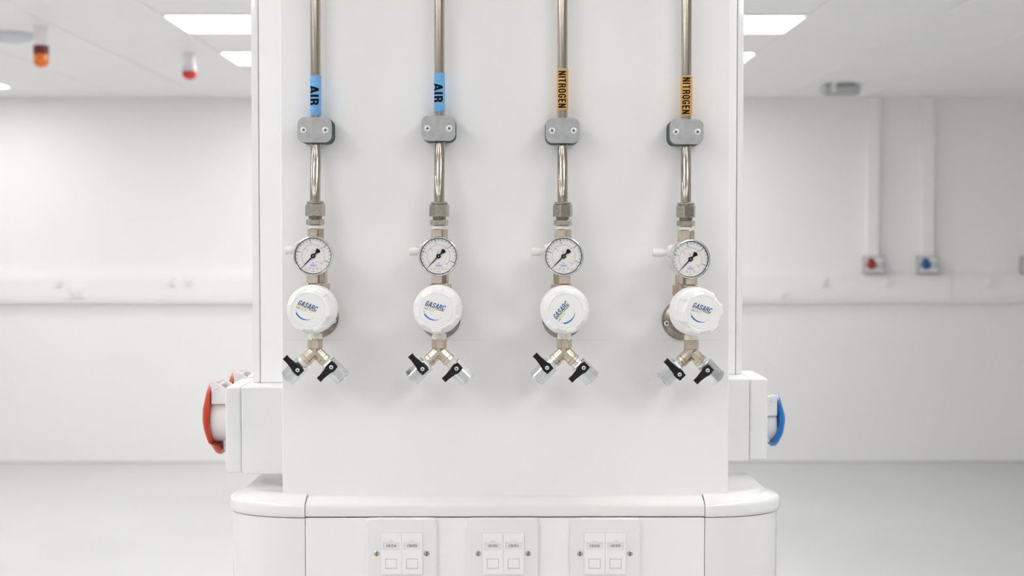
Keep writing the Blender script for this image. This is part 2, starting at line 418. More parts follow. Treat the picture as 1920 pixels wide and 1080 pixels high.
# ------------------------------------------------------------ pedestal with rounded top
YFR = 1.710          # front face of the pedestal
YP = 1.735           # service panel plane
ZT = P(947, 927, YP).z
ZG = P(947, 970, YFR).z
xa = P(571.5, 970, YFR).x; xb = P(1322, 970, YFR).x
x0c = (xa + xb) / 2
YE = 1.888
ped = thing('service_pedestal', (x0c, 1.8, 0), 'glossy white rounded pedestal carrying the gas panel and three data plates', 'pedestal')
def corner_path(s, ax, by, ycen, n=20, xin=None):
    xs = (xb if s > 0 else xa); out = []
    for k in range(n + 1):
        a = PI / 2 * k / n
        out.append((Vector((xs + s * ax * math.sin(a), ycen - by * math.cos(a))), Vector((s * math.sin(a) * by, -math.cos(a) * ax)).normalized()))
    return out
def sweep(bm, path, prof, closed=True):
    rings = [[bm.verts.new((p.x - n.x * d, p.y - n.y * d, z)) for d, z in prof] for p, n in path]
    for A, B in zip(rings, rings[1:]):
        for j in range(len(prof) - (0 if closed else 1)):
            k = (j + 1) % len(prof); bm.faces.new((A[j], A[k], B[k], B[j]))
    if closed: bm.faces.new(rings[0]); bm.faces.new(rings[-1][::-1])
    bmesh.ops.recalc_face_normals(bm, faces=bm.faces)
def roll(zb, zt, dz, dd):
    h = zt - zb; q = h / .0245
    pr = [(dz, zb), (dz * .35, zb + .0012), (dz * .08, zb + .0035), (0, zb + .006)] + [(d, zb + z * q) for d, z in
          ((0, .0125), (.0006, .0148), (.0020, .0168), (.0045, .0184), (.0085, .0202), (.0140, .0220), (.0200, .0235), (.0260, .0243), (.0300, .0245))]
    pr += [(.036, zt), (.036, zb)]
    return pr
def ext_path(path, s):
    """a short straight run along the side before the cap ends"""
    p, n = path[-1]; return path + [(p + Vector((0, .004)), n)]
for s in (-1, 1):
    b = NB(); sweep(b, ext_path(corner_path(s, .103, .0655, 1.775 - .0005), s), roll(ZG - .0012, ZT + .0015, .0045, .020))
    obj('corner_cap', b, 'gloss', ped)
    b = NB(); sweep(b, [(p, n) for p, n in corner_path(s, .0985, .0635, 1.774)] + [(Vector(((xb if s > 0 else xa) + s * .0985, YE - .01)), Vector((s, 0)))],
                    [(0, .1), (0, ZG - .0012), (.055, ZG - .0012), (.055, .1)]); obj('corner_post', b, 'gloss', ped)
g = .0007
b = NB(); t_ = [(Vector((xa + g, YFR)), Vector((0, -1))), (Vector((xb - g, YFR)), Vector((0, -1)))]
sweep(b, t_, [(d, z) for d, z in roll(ZG + .0008, ZT - .001, .0012, .017)][:-3] + [(.030, ZT - .001), (.030, ZG + .0008)]); obj('front_roll', b, 'gloss', ped)
b = NB(); box(b, xa + g, xb - g, YFR, YFR + .012, .1, ZG - .0009, .0006, 1); obj('front_panel', b, 'white', ped)
b = NB()
hw = .0815
inn = [(.02, 1.7425), (.0464, 1.7497), (.060, 1.7576), (.0699, 1.768), (.0845, 1.770)]
pts = [(xa - u, v) for u, v in inn[::-1]] + [(xb + u, v) for u, v in inn] + [(xb + .0845, YE - .012)] + [(xb + .0725 + .012 * math.cos(a), YE - .012 + .012 * math.sin(a)) for a in [PI / 2 * k / 6 for k in range(1, 7)]] \
    + [(xa - .0845 + .012 - .012 * math.sin(a), YE - .012 + .012 * math.cos(a)) for a in [PI / 2 * k / 6 for k in range(0, 7)]]
mt = Matrix.Translation((0, 0, ZT - .03)); prism(b, pts, mt, .0312, .003, 2); obj('top_slab', b, 'gloss', ped)
b = NB(); box(b, xa - .03, xb + .03, YFR + .013, YE - .04, .05, ZT - .032); obj('core', b, 'dark', ped)
b = NB(); box(b, xa - .07, xb + .07, YFR + .03, YE - .02, 0, .1); obj('plinth', b, 'greybox', ped)
b = NB(); box(b, xa - .08, xb + .08, YE - .012, YE, .1, ZT - .031); obj('back_panel', b, 'white', ped)

# data plates
def plate_at(px):
    c = P(px, 1037, YFR - .004); c.y = YFR
    t = thing('data_plate', c, '', 'data outlet', 'data outlet plates on the pedestal front')
    b = NB(); prism(b, rrect(.0853, .0853, .005, 5), facing(c), .0065, .0022, 3); obj('faceplate', b, 'satin', t)
    b = NB(); box(b, c.x - .0255, c.x + .0255, YFR - .0068, YFR - .0060, c.z - .0255, c.z + .0255); obj('module_gap_shade', b, 'gap_shade', t, smooth=0)  # grey sheet whose colour stands for the shade in the module gaps
    return t, c
def module(t, c, dx, txt, ink):
    y = YFR - .0072
    cx = c.x + dx; hw = .01245; hh = .0250
    b = NB()
    # frame around a label window and a shutter opening
    f = facing((cx, y, c.z))
    wz0, wz1 = .0048, .0142; sz0, sz1 = -.0184, -.0058; sw = .0072; ww = .0104
    def fr(x0, x1, z0, z1): box(b, cx + x0, cx + x1, y - .0012, y + .0006, c.z + z0, c.z + z1)
    fr(-hw, hw, wz1, hh); fr(-hw, hw, sz1, wz0); fr(-hw, hw, -hh, sz0)
    fr(-hw, -ww, wz0, wz1); fr(ww, hw, wz0, wz1); fr(-hw, -sw, sz0, sz1); fr(sw, hw, sz0, sz1)
    m_ = obj('module', b, 'module', t, smooth=0)
    b = NB(); box(b, cx - ww, cx + ww, y + .0001, y + .0006, c.z + wz0, c.z + wz1)
    lathe(b, [(.0028, 0), (.0028, .0014)], (cx, y, c.z + wz1), (0, -1, 0), 20); obj('label_window', b, 'box', m_, smooth=0)
    b = NB(); box(b, cx - sw + .0006, cx + sw - .0006, y - .0003, y + .0006, c.z + sz0 + .0012, c.z + sz1 - .0008, .0003, 1); obj('shutter', b, 'module', m_)
    b = NB(); place(b, facing((cx, y - .0001, c.z + (wz0 + wz1) / 2)), fit_text(txt, .0118, .0030, .01)); obj('lettering', b, ink, m_, smooth=0)
def slot_screw(t, p, r=.0032, ang=0):
    b = NB(); lathe(b, [(r, 0), (r, .0005), (r * .75, .0013), (0, .0016)], p, (0, -1, 0), 24); s_ = obj('screw', b, 'brass', t)
    b = NB(); mt = facing(Vector(p) + Vector((0, -.00165, 0)), ang); rect2(b, mt, -r * .85, r * .85, -.0004, .0004); obj('slot', b, 'dark', s_, smooth=0)
for px, tx, ink, lab in ((753.5, ('CR/334', 'CR/333'), 'greyink', 'white data plate marked CR/334 and CR/333, left of three'),
                    (943.5, ('CR/332', 'CR/331'), 'greyink', 'white data plate marked CR/332 and CR/331, middle of three'),
                    (1134, ('CR/330', 'CR/329'), 'greyink', 'white data plate marked CR/330 and CR/329, right of three')):
    t, c = plate_at(px); t['label'] = lab
    for k, s in ((0, -1), (1, 1)): module(t, c, s * .0126, tx[k], ink)
    slot_screw(t, (c.x - .0302, YFR - .0065, c.z), ang=PI / 2 + rnd.uniform(-.1, .1)); slot_screw(t, (c.x + .0302, YFR - .0065, c.z), ang=PI / 2 + rnd.uniform(-.2, .2))

# ------------------------------------------------------------ service column and its panel
xl = P(527.5, 540, YP).x; xr = P(1367.5, 540, YP).x
colm = thing('service_column', ((xl + xr) / 2, 1.88, ZT), 'tall white boxed column whose flat front panel carries the gas fittings', 'column')
b = NB(); box(b, xl, xr, YP, YP + .022, ZT - .0025, H, .0022, 3); obj('front_panel', b, 'white', colm)
b = NB(); box(b, xl + .001, xr - .001, YP + .023, 2.11, ZT + .0003, H, .001, 1); obj('casing', b, 'white', colm)
b = NB()
for fx in (560, 823, 1050, 1262):
    p0 = P(fx - 24, 638, YP); p1 = P(fx + 90, 638, YP)
    box(b, p0.x, p1.x, YP - .00005, YP + .0001, p0.z, p0.z + .00013)
obj('pencil_line', b, 'greybox', colm, smooth=0)

# ------------------------------------------------------------ vertical trunkings and side socket boxes
def side_trunk(s, x0, x1, y0, y1, z0, lipw, label):
    t = thing('cable_trunking', ((x0 + x1) / 2, (y0 + y1) / 2, z0), label, 'trunking', 'vertical trunkings beside the column')
    lo, hi = min(x0, x1), max(x0, x1)
    b = NB(); box(b, lo, hi, y0 + .003, y1, z0, H, .001, 1); obj('channel', b, 'satin', t)
    b = NB()
    if s < 0: box(b, lo + lipw, hi, y0, y0 + .0028, z0, H, .0008, 1)
    else: box(b, lo, hi - lipw, y0, y0 + .0028, z0, H, .0008, 1)
    obj('cover', b, 'white', t)
    b = NB()
    if s < 0: box(b, lo, lo + lipw - .0011, y0, y0 + .0028, z0, H, .0012, 2)
    else: box(b, hi - lipw + .0011, hi, y0, y0 + .0028, z0, H, .0012, 2)
    obj('edge_strip', b, 'gloss', t)
def socket_box(s, y0, y1, z0, z1, xi, xs, xo, label, lid, prof_o, prof_i, xh, name, ys, ear, R, latch):
    """s side, xi..xs base, xs..xo cover; lid profiles as [(x, z)]"""
    t = thing('socket_box', (xi, (y0 + y1) / 2, z0), label, 'socket', 'socket boxes beside the column')
    b = NB(); box(b, min(xi, xs), max(xi, xs), y0 - .0006, y1, z0 - .001, z1, .004, 3); obj('base_box', b, 'box', t)
    b = NB(); box(b, min(xs, xo), max(xs, xo), y0, y1 - .0006, z0, z1 - .0004, .005, 3); obj('cover', b, 'box', t)
    zt, zb = prof_o[0][1], prof_o[-1][1]
    # round housing
    zc = (ear[1] + latch[1]) / 2; r = (ear[1] - latch[1]) / 2
    b = NB(); lathe(b, [(r * 1.0, 0), (r * .99, abs(xh - xo) * .9), (r * .95, abs(xh - xo))], (xo, ys, zc), (s, 0, 0), 48); h_ = obj('socket_housing', b, 'satin', t)
    # hinge ear
    xa_, xb_ = xo, ear[2]; zz = ear[0]
    er = .0062
    cx_ = xb_ - s * er
    pts = [(xa_, ear[1] - .006), (xb_, ear[1] - .006), (xb_, zz - er)] + [(cx_ + s * er * math.cos(a), zz - er + er * math.sin(a)) for a in [PI / 2 * k / 5 for k in range(1, 6)]] + [(xa_, zz - er * 1.9)]
    if s > 0: pts[-1] = (xa_, zz - er * .9)
    for yy in (ys - R * .72, ys + R * .60):
        m_ = Matrix(((1, 0, 0), (0, 0, -1), (0, 1, 0))).to_4x4(); m_.translation = Vector((0, yy + .005, 0))
        b = NB(); prism(b, pts, m_, .006, .0006, 1); obj('hinge_ear', b, 'satin', t)
    b = NB(); cyl(b, (cx_, ys - R * .72 - .0012, zz - er), (0, -1, 0), .0032, .0012, 20, .0003)
    cyl(b, (cx_, ys - R * .72, zz - er), (0, 1, 0), .0022, R * 1.3, 16); obj('hinge_pin', b, 'box', t)
    # latch block at the bottom
    b = NB(); box(b, min(xo, xo + s * .011), max(xo, xo + s * .011), ys - .014, ys + .014, latch[0], latch[1] + .006, .003, 2); obj('latch', b, 'box', t)
    # lid: lofted dome with the side outline of the photograph
    b = NB(); n = 28; U = 16; rings = []
    def interp(pr, z):
        for (xa1, za), (xb1, zb1) in zip(pr, pr[1:]):
            if zb1 <= z <= za: return xa1 + (xb1 - xa1) * (za - z) / max(1e-9, za - zb1)
        return pr[-1][0] if z < pr[-1][1] else pr[0][0]
    for k in range(n + 1):
        z = zt + (zb - zt) * k / n; q = abs(2 * k / n - 1)
        wy = R * (.42 + .58 * math.sqrt(max(0, 1 - q ** 2.6)))
        xo_, xi_ = interp(prof_o, z), interp(prof_i, z); ring = []
        for u in range(U + 1):
            a = PI * u / U; ring.append(b.verts.new((xi_ + (xo_ - xi_) * math.sin(a) ** .9, ys - wy * math.cos(a), z)))
        for u in range(1, 4): ring.append(b.verts.new((xi_ + s * -.0004, ys + wy * (1 - 2 * u / 4) * .97, z)))
        rings.append(ring)
    for A, B in zip(rings, rings[1:]):
        m_ = len(A)
        for j in range(m_): b.faces.new((A[j], A[(j + 1) % m_], B[(j + 1) % m_], B[j]))
    b.faces.new(rings[0]); b.faces.new(rings[-1][::-1]); bmesh.ops.recalc_face_normals(b, faces=b.faces)
    l_ = obj('lid', b, lid, t)
    return t
# left, nearer boxes (socket axis at ys)
yL0, yL1, ysL = 1.78, 1.89, 1.835
zL1 = P(470, 725, yL0).z; zL0 = P(470, 888, yL0).z
xLi, xLs, xLo = xl - .0005, P(452, 800, yL0).x, P(422, 800, yL0).x
def ql(zx, zy, d=.03): p = P(370 + zx / 5.14, 690 + zy / 5.14, ysL - d); return (p.x, p.z)
po = [ql(*q, .012) for q in ((110, 148), (84, 235), (64, 330), (52, 375), (49, 440), (50, 520), (66, 600), (86, 655), (110, 705), (140, 765), (178, 826))]
pi_ = [ql(124, 148), ql(121, 330), ql(112, 430), ql(112, 520), ql(126, 640), ql(132, 735), ql(188, 745), ql(222, 800), ql(212, 826)]
socket_box(-1, yL0, yL1, zL0, zL1, xLi, xLs, xLo, 'grey white socket box with red lid left of the column, the nearer one', 'red', po, pi_, ql(116, 400)[0], 'red', ysL,
           (ql(0, 140)[1], ql(0, 305)[1], ql(126, 0)[0]), .037, (ql(0, 822)[1], ql(0, 742)[1]))
dY = .150
src = [o for o in bpy.data.objects if o.name == 'socket_box'][0]
dup(src, (0, dY, 0), 'second socket box with red lid, mostly hidden behind the nearer red one')
side_trunk(-1, P(472.5, 400, 1.827).x, xLi, 1.827, 1.877, zL1 + .0002, P(487, 400, 1.827).x - P(472.5, 400, 1.827).x, 'white vertical trunking rising from the red socket box left of the column')
# right box
yR0, yR1, ysR = 1.85, 1.96, 1.905
zR1 = P(1400, 709, yR0).z; zR0 = P(1400, 864, yR0).z
xRi, xRs, xRo = xr + .0005, P(1405.5, 800, yR0).x, P(1440, 800, yR0).x
def qr(zx, zy, d=.024): p = P(1350 + zx / 5.4, 680 + zy / 5.4, ysR - d); return (p.x, p.z)
po = [qr(*q, .010) for q in ((606, 340), (630, 420), (652, 500), (661, 530), (662, 580), (655, 640), (642, 715), (612, 785), (580, 842))]
pi_ = [qr(584, 340), qr(598, 420), qr(606, 500), qr(602, 600), qr(585, 700), qr(560, 765), qr(532, 832), qr(535, 842)]
socket_box(1, yR0, yR1, zR0, zR1, xRi, xRs, xRo, 'grey white socket box with blue lid on the right side of the column', 'blue', po, pi_, qr(590, 0)[0], 'blue', ysR,
           (qr(0, 330)[1], qr(0, 495)[1], qr(584, 0)[0]), .030, (qr(0, 822)[1], qr(0, 806)[1]))
side_trunk(1, xRi, P(1393, 400, 1.898).x, 1.898, 1.948, zR1 + .0002, P(1393, 400, 1.898).x - P(1380, 400, 1.898).x, 'white vertical trunking rising from the blue socket box right of the column')

# ------------------------------------------------------------ gas lines
YPIPE, YREG = 1.717, 1.706
def cross_screw(t, p, r, ang, depth=.0012, name='screw'):
    b = NB(); lathe(b, [(r, 0), (r, depth * .5), (r * .8, depth), (0, depth * 1.15)], p, (0, -1, 0), 24); s_ = obj(name, b, 'screw', t)
    b = NB(); c = Vector(p) + Vector((0, -depth * 1.25, 0))
    for k in (0, 1):
        rect2(b, facing(c, ang + k * PI / 2), -r * .48, r * .48, -r * .13, r * .13, k * .00002)
    obj('cross_recess', b, 'dark', s_, smooth=0)

def wrap_text(txt, length, height, R, shift, xc, yc, zc, bold, tilt=0):
    """text reading downward, letter tops to the right, wrapped on a vertical cylinder"""
    t = block_text(txt, length, height, .19 if txt == 'AIR' else .165)
    for k in range(-8, 9):
        bmesh.ops.bisect_plane(t, geom=t.verts[:] + t.edges[:] + t.faces[:], plane_co=(0, k * height / 16, 0), plane_no=(0, 1, 0))
    for v in t.verts:
        x, y = v.co.x, v.co.y
        s = y + shift + tilt * x
        v.co = Vector((xc + R * math.sin(s / R), yc - R * math.cos(s / R), zc - x))
    bmesh.ops.recalc_face_normals(t, faces=t.faces)
    return t

def gas_line(D):
    n = D['n']; dy = D['dy']
    xt = P(D['pipe'], 180, YPIPE).x
    zcl = P(D['cl'][0], D['cl'][1], 1.70)
    # --- pipe
    ztop = H - .001
    nut = P(D['nut'], 377 + dy, YREG); xn = nut.x
    t = thing('gas_pipe', (xt, YPIPE, nut.z), f"{D['ord']} steel gas pipe, with {D['col']} {D['txt']} tape", 'pipe', 'steel gas pipes on the panel')
    b = NB(); rings = []; r = .00635; seg = 28
    zs = [ztop, zcl.z + .02, zcl.z - .012] + [zcl.z - .012 + (nut.z - .004 - zcl.z + .012) * k / 14 for k in range(1, 15)]
    for z in zs:
        q = max(0, min(1, (zcl.z - .012 - z) / (zcl.z - .012 - nut.z))); q = q * q * (3 - 2 * q)
        cx = xt + (xn - xt) * q; cy = YPIPE + (YREG - YPIPE) * q
        rings.append([b.verts.new((cx + r * math.cos(a), cy + r * math.sin(a), z)) for a in [2 * PI * j / seg for j in range(seg)]])
    for A, B in zip(rings, rings[1:]):
        for j in range(seg): b.faces.new((A[j], B[j], B[(j + 1) % seg], A[(j + 1) % seg]))
    b.faces.new(rings[0]); b.faces.new(rings[-1][::-1]); bmesh.ops.recalc_face_normals(b, faces=b.faces); obj('tube', b, 'steel', t)
    # tape
    z1, z0 = P(D['pipe'], D['tape'][0], YPIPE - r).z, P(D['pipe'], D['tape'][1], YPIPE - r).z
    b = NB(); lathe(b, [(r + .0001, 0), (r + .0003, .0001), (r + .0003, z1 - z0 - .0001), (r + .0001, z1 - z0)], (xt, YPIPE, z0), (0, 0, 1), 32, cap=(False, False))
    if D['txt'] == 'NITROGEN':   # loose end of the wrapped tape
        box(b, xt + r - .0008, xt + r + .0004, YPIPE - .0052, YPIPE - .0048, z0 + .001, z1 - .001)
    tp = obj('tape_label', b, D['mat'], t, label=f"{D['col']} tape printed {D['txt']}")
    a0, a1 = P(0, D['ty'][0], YPIPE - r).z, P(0, D['ty'][1], YPIPE - r).z
    L = a0 - a1
    hgt = .0120 if D['txt'] == 'AIR' else .0100
    sh = -.0014 if D['txt'] == 'AIR' else -.0007
    b = wrap_text(D['txt'], L, hgt, r + .0005, sh, xt, YPIPE, (a0 + a1) / 2, .045, tilt=D.get('tilt', 0)); obj('lettering', b, 'ink', tp, smooth=0)
    # compression fitting (below the tube)
    def zz(py): return P(D['nut'], py + dy, YREG).z
    b = NB(); z = zz(383); cyl(b, (xn, YREG, z), (0, 0, 1), .0105, zz(377) - z, 32, .0012); obj('ferrule_ring', b, 'fitting', t)
    b = NB(); z = zz(405.5); hexa(b, (xn, YREG, z), (0, 0, 1), .0124, zz(382.5) - z, .0008, up=(.25, -1, 0)); obj('compression_nut', b, 'fitting', t, smooth=20)
    b = NB(); z = zz(412)
    k = 0
    while z + k * .0011 < zz(405): lathe(b, [(.0077, 0), (.0083, .0005), (.0077, .0011)], (xn, YREG, z + k * .0011), (0, 0, 1), 24, cap=(True, True)); k += 1
    obj('thread', b, 'fitting', t)
    b = NB(); z = zz(421.5); hexa(b, (xn, YREG, z), (0, 0, 1), .0113, zz(411) - z, .0008, up=(.1, -1, 0)); obj('fitting_hex', b, 'fitting', t, smooth=20)
    # --- clamp
    t = thing('pipe_clamp', (zcl.x, YP, zcl.z), f"grey metal clamp on the {D['ord']} gas pipe, below its {D['txt']} tape", 'clamp', 'pipe clamps on the panel')
    b = NB(); prism(b, rrect(.0405, .0305, .0085), facing((zcl.x, YP, zcl.z)), .0316, .0008, 1)
    obj('clamp_block', b, 'green', t)
    b = NB(); prism(b, rrect(.0405, .0300, .0082), facing((zcl.x, YP - .0319, zcl.z)), .0032, .0006, 2); obj('cover_plate', b, 'zinc', t)
    for s, a in ((-1, D['sa'][0]), (1, D['sa'][1])):
        cross_screw(t, (zcl.x + s * .0129, YP - .0350, zcl.z - .0002), .0038, a)
    # --- regulator
    fl = P(D['fl'][0], D['fl'][1], YP)
    gx, gy = D['gauge']; G = P(gx, gy, 1.660); K = P(D['knob'][0], D['knob'][1], 1.665)
    tilt = D.get('yaw', 0)
    lab = f"gas regulator with gauge and white knob on the {D['ord']} {D['txt']} line"
    t = thing('gas_regulator', (fl.x, YP, fl.z), lab, 'regulator', 'gas regulators on the panel')
    b = NB(); lathe(b, [(.0242, 0), (.0245, .001), (.0245, .0035), (.0225, .0075), (.0165, .0105), (.0160, .02)], (fl.x, YP - .0002, fl.z), (0, -1, 0), 56); fo = obj('flange', b, 'flange', t)
    for s, a in ((-1, .4), (1, .7)):
        b = NB(); cyl(b, (fl.x + s * .0193, YP - .0060, fl.z - .0035), (0, -1, 0), .0044, .0031, 24); obj('screw_seat', b, 'dark', t)
        cross_screw(t, (fl.x + s * .0193, YP - .0090, fl.z - .0035), .0036, a, .0014)
    kx, kz = K.x, K.z
    ax = Vector((math.sin(tilt), -math.cos(tilt), 0))
    # main body: short drum between flange and knob
    b = NB(); lathe(b, [(.0185, 0), (.0200, .0015), (.0200, .030), (.0185, .034)], (fl.x * .5 + kx * .5, YP - .019, (fl.z + kz) / 2 + .001), (0, -1, 0), 40)
    obj('body', b, 'nickel', t)
    def rz(py, Y=YREG): return P(D['nut'], py + dy, Y).z
    # inlet: tape, upper block and stacked hexes running down behind the gauge
    b = NB(); z = rz(430); cyl(b, (xn, YREG, z), (0, 0, 1), .0078, rz(421.5) - z, 24, .001); obj('thread_tape', b, 'ptfe', t)
    b = NB(); z = rz(500); hexa(b, (xn + .0003, YREG, z), (0, 0, 1), .0105, rz(428.5) - z, .0008, up=(-.15, -1, 0)); obj('inlet_block', b, 'nickel', t, smooth=20)
    xb_ = D['bk']
    xbk = P(xb_, 520, YREG).x
    b = NB(); z = rz(530); hexa(b, (xbk, YREG, z), (0, 0, 1), .0106, rz(499) - z, .0007, up=(.3, -1, 0)); obj('body_hex', b, 'nickel', t, smooth=20)
    b = NB(); z = rz(552); hexa(b, (xbk, YREG + .001, z), (0, 0, 1), .0133, rz(531) - z, .0008, up=(.1, -1, 0)); obj('body_nut', b, 'nickel', t, smooth=20)
    # gauge stem: comes forward under the gauge
    st = P(D['st'], 520, 1.688)
    b = NB(); box(b, st.x - .0066, st.x + .0066, 1.680, 1.700, rz(531, 1.688), rz(505, 1.688), .001, 2); obj('gauge_stem', b, 'nickel', t)
    b = NB(); z = rz(537, 1.69); cyl(b, (st.x, 1.690, z), (0, 0, 1), .0085, rz(531.3, 1.69) - z, 24, .0008); obj('stem_collar', b, 'nickel', t)
    # relief cap on the left, white plastic
    cp = P(D['cap'][0], D['cap'][1], 1.70); ce = P(D['cap'][2], D['cap'][1], 1.70)
    b = NB(); Lc = ce.x - cp.x
    lathe(b, [(.0042, 0), (.0050, .0008), (.0050, Lc * .42), (.0038, Lc * .5), (.0038, Lc * .62), (.0085, Lc * .66), (.0098, Lc * .78), (.0098, Lc)], cp, (1, 0, 0), 32); obj('relief_cap', b, 'cream', t)
    # knob
    lobes = 6
    def rf(a, i):
        if i < 4 or i > 8: return 1
        c_ = math.sin(lobes * (a + D['ka'])); sgn = max(-1, min(1, c_ * 7)); return 1 + .050 * sgn
    pr = [(.0275, -.004), (.0285, -.001), (.0285, .0150), (.0272, .0190), (.0248, .0198), (.0247, .022), (.0246, .038), (.0240, .0415), (.0228, .0433), (.0205, .0438), (.0195, .0430), (.0190, .0430), (.0186, .0436), (0, .0437)]
    b = NB(); lathe(b, pr, (kx, K.y, kz), ax, 144, rf=rf); ko = obj('knob', b, 'knob', t)
    fm = facing(Vector((kx, K.y, kz)) + ax * .0439, D['la'], tilt)
    S = .001
    def tx(name, s, x, y, w_, h_, mt_, bold, shear=0, sp=1.):
        tt = block_text(s, w_ * S * .95, h_ * S, .16, .11, shear) if s == 'GASARC' else fit_text(s, w_ * S, h_ * S, bold, shear, sp); bmesh.ops.translate(tt, verts=tt.verts, vec=(x * S, y * S, 0)); b = NB(); place(b, fm, tt); obj(name, b, mt_, ko, smooth=0)
    tx('maker_lettering', 'GASARC', -2.6, 5.2, 23.6, 6.0, 'logo_blue', .045, .22, 1.0)
    b = NB(); rect2(b, fm, -14.8 * S, 8.0 * S, .9 * S, 2.0 * S); obj('yellow_line', b, 'yellow', ko, smooth=0)
    b = NB(); tt = fit_text('TECHNOLOGY', 8.4 * S, .85 * S, .03, .2); bmesh.ops.translate(tt, verts=tt.verts, vec=(3.5 * S, 1.45 * S, .00003)); place(b, fm, tt); obj('line_lettering', b, 'ink', ko, smooth=0)
    tx('product_lettering', 'LAB', -12.6, -.9, 4.2, 1.8, 'logo_blue', .01, .2)
    tx('product_lettering', 'MASTER', -6.0, -.9, 7.6, 1.8, 'logo_grey', 0, .2)
    b = NB(); N = 24; up_, dn = [], []
    for k in range(N + 1):
        u = k / N; x = -12.4 + 18.7 * u; y = -7.2 - 1.2 * u - 3.6 * (1 - (2 * u - 1) ** 2) * .95
        th = (1.05 * (1 - u) ** .7 + .04) if u > .04 else 1.0
        up_.append(b.verts.new(fm @ Vector((x * S, (y + th) * S, 0)))); dn.append(b.verts.new(fm @ Vector((x * S, (y - th) * S, 0))))
    for k in range(N): b.faces.new((dn[k], dn[k + 1], up_[k + 1], up_[k]))
    for (x, y, rr) in ((-13.2, -5.0, .55), (7.2, -6.3, .35)):
        b.faces.new([b.verts.new(fm @ Vector(((x + rr * math.cos(a)) * S, (y + rr * math.sin(a)) * S, 0))) for a in [2 * PI * j / 12 for j in range(12)]])
    obj('blue_arc', b, 'swoosh', ko, smooth=0)
    # gauge
    gax = Vector((math.sin(tilt), -math.cos(tilt), 0)); G0 = Vector((G.x, G.y, G.z))
    b = NB(); lathe(b, [(.0200, -.024), (.0222, -.022), (.0225, -.004), (.0232, -.0035), (.0234, -.001), (.0228, .0004), (.0218, .0006), (.0213, -.0002), (.0211, -.0030)], G0, gax, 64, cap=(True, False)); ga = obj('pressure_gauge', b, 'chrome', t)
    b = NB(); lathe(b, [(.0213, -.0034), (0, -.00341)], G0, gax, 64, cap=(False, False)); obj('dial', b, 'dial', ga)
    b = NB(); lathe(b, [(.0213, -.0031), (.0205, -.0031)], G0, gax, 64, cap=(False, False)); obj('dial_rim', b, 'ink', ga, smooth=0)
    dm = facing(G0 + gax * -.0033, 0, tilt)
    a0 = math.radians(226); per = 270 / 217.5
    def tick(b, ang, r0, r1, w_):
        mt = dm @ Matrix.Rotation(ang, 4, 'Z'); rect2(b, mt, r0, r1, -w_ / 2, w_ / 2)
    b = NB()
    for k in range(22):
        ang = a0 - math.radians(k * 10 * per); bold = k % 5 == 0 and k > 0
        tick(b, ang, .0176 if bold else .0182, .0200, .0008 if bold else .00046)
    obj('black_scale', b, 'ink', ga, smooth=0)
    b = NB()
    for k in range(31):
        ang = a0 - math.radians(k * 9); bold = k % 10 == 0 and k > 0
        tick(b, ang, .0118 if bold else (.0124 if k % 2 == 0 else .0130), .0138, .0007 if bold else .00032)
    N = 60; ri = []
    for k in range(N + 1):
        a = a0 - math.radians(270) * k / N
        ri.append((b.verts.new(dm @ Vector((.01365 * math.cos(a), .01365 * math.sin(a), 0))), b.verts.new(dm @ Vector((.01385 * math.cos(a), .01385 * math.sin(a), 0)))))
    for A, B in zip(ri, ri[1:]): b.faces.new((A[0], B[0], B[1], A[1]))
    obj('red_scale', b, 'red_ink', ga, smooth=0)
    def small(b, s, x, y, h_, w_=None, bold=.01):
        tt = fit_text(s, (w_ or len(s) * h_ * .62), h_, bold); bmesh.ops.translate(tt, verts=tt.verts, vec=(x, y, 0)); place(b, dm, tt)
    b = NB()
    for k, s in enumerate(('50', '100', '150', '200')):
        a = a0 - math.radians((k + 1) * 50 * per); small(b, s, .0157 * math.cos(a), .0157 * math.sin(a), .0014)
    small(b, 'psi', 0, -.0151, .0012); small(b, 'CL 2.5', -.0090, -.0151, .0008); small(b, 'NS 50', .0094, -.0151, .0008); small(b, 'EN 837-1', 0, -.0180, .0009)
    obj('black_lettering', b, 'ink', ga, smooth=0)
    b = NB()
    for k, s in enumerate(('0', '5', '10', '15')):
        a = a0 - math.radians(k * 90); small(b, s, .0100 * math.cos(a), .0100 * math.sin(a), .0013, .0016)
    small(b, 'bar', 0, -.0078, .0016); small(b, 'x100', -.0008, .0063, .0011); small(b, 'kPa', -.0006, .0045, .0011)
    obj('red_lettering', b, 'red_ink', ga, smooth=0)
    b = NB()
    for (x0, x1, y0, y1) in ((-.0040, .0042, -.0098, -.0096), (-.0040, .0042, -.0126, -.0124), (-.0040, -.0038, -.0126, -.0096), (.0040, .0042, -.0126, -.0096)): rect2(b, dm, x0, x1, y0, y1)
    small(b, 'WIKA', .0001, -.0111, .0019, .0070, .03); obj('maker_mark', b, 'blue_ink', ga, smooth=0)
    b = NB()
    for x in (-.0044, .0048):
        rg = [(b.verts.new(dm @ Vector((x + .0008 * math.cos(a), -.0148 + .0008 * math.sin(a), 0))), b.verts.new(dm @ Vector((x + .0013 * math.cos(a), -.0148 + .0013 * math.sin(a), 0)))) for a in [2 * PI * j / 14 for j in range(14)]]
        for j in range(14): A, B = rg[j], rg[(j + 1) % 14]; b.faces.new((A[0], B[0], B[1], A[1]))
    obj('ring_marks', b, 'gold_ink', ga, smooth=0)
    nd = facing(G0 + gax * -.0026, math.radians(226), tilt)
    b = NB(); prism(b, [(0, -.0008), (.0120, -.0005), (.0196, -.00012), (.0196, .00012), (.0120, .0005), (0, .0008), (-.0045, .0009), (-.0088, .0030), (-.0100, .0018), (-.0103, 0), (-.0100, -.0018), (-.0088, -.0030), (-.0045, -.0009)], nd, .0004)
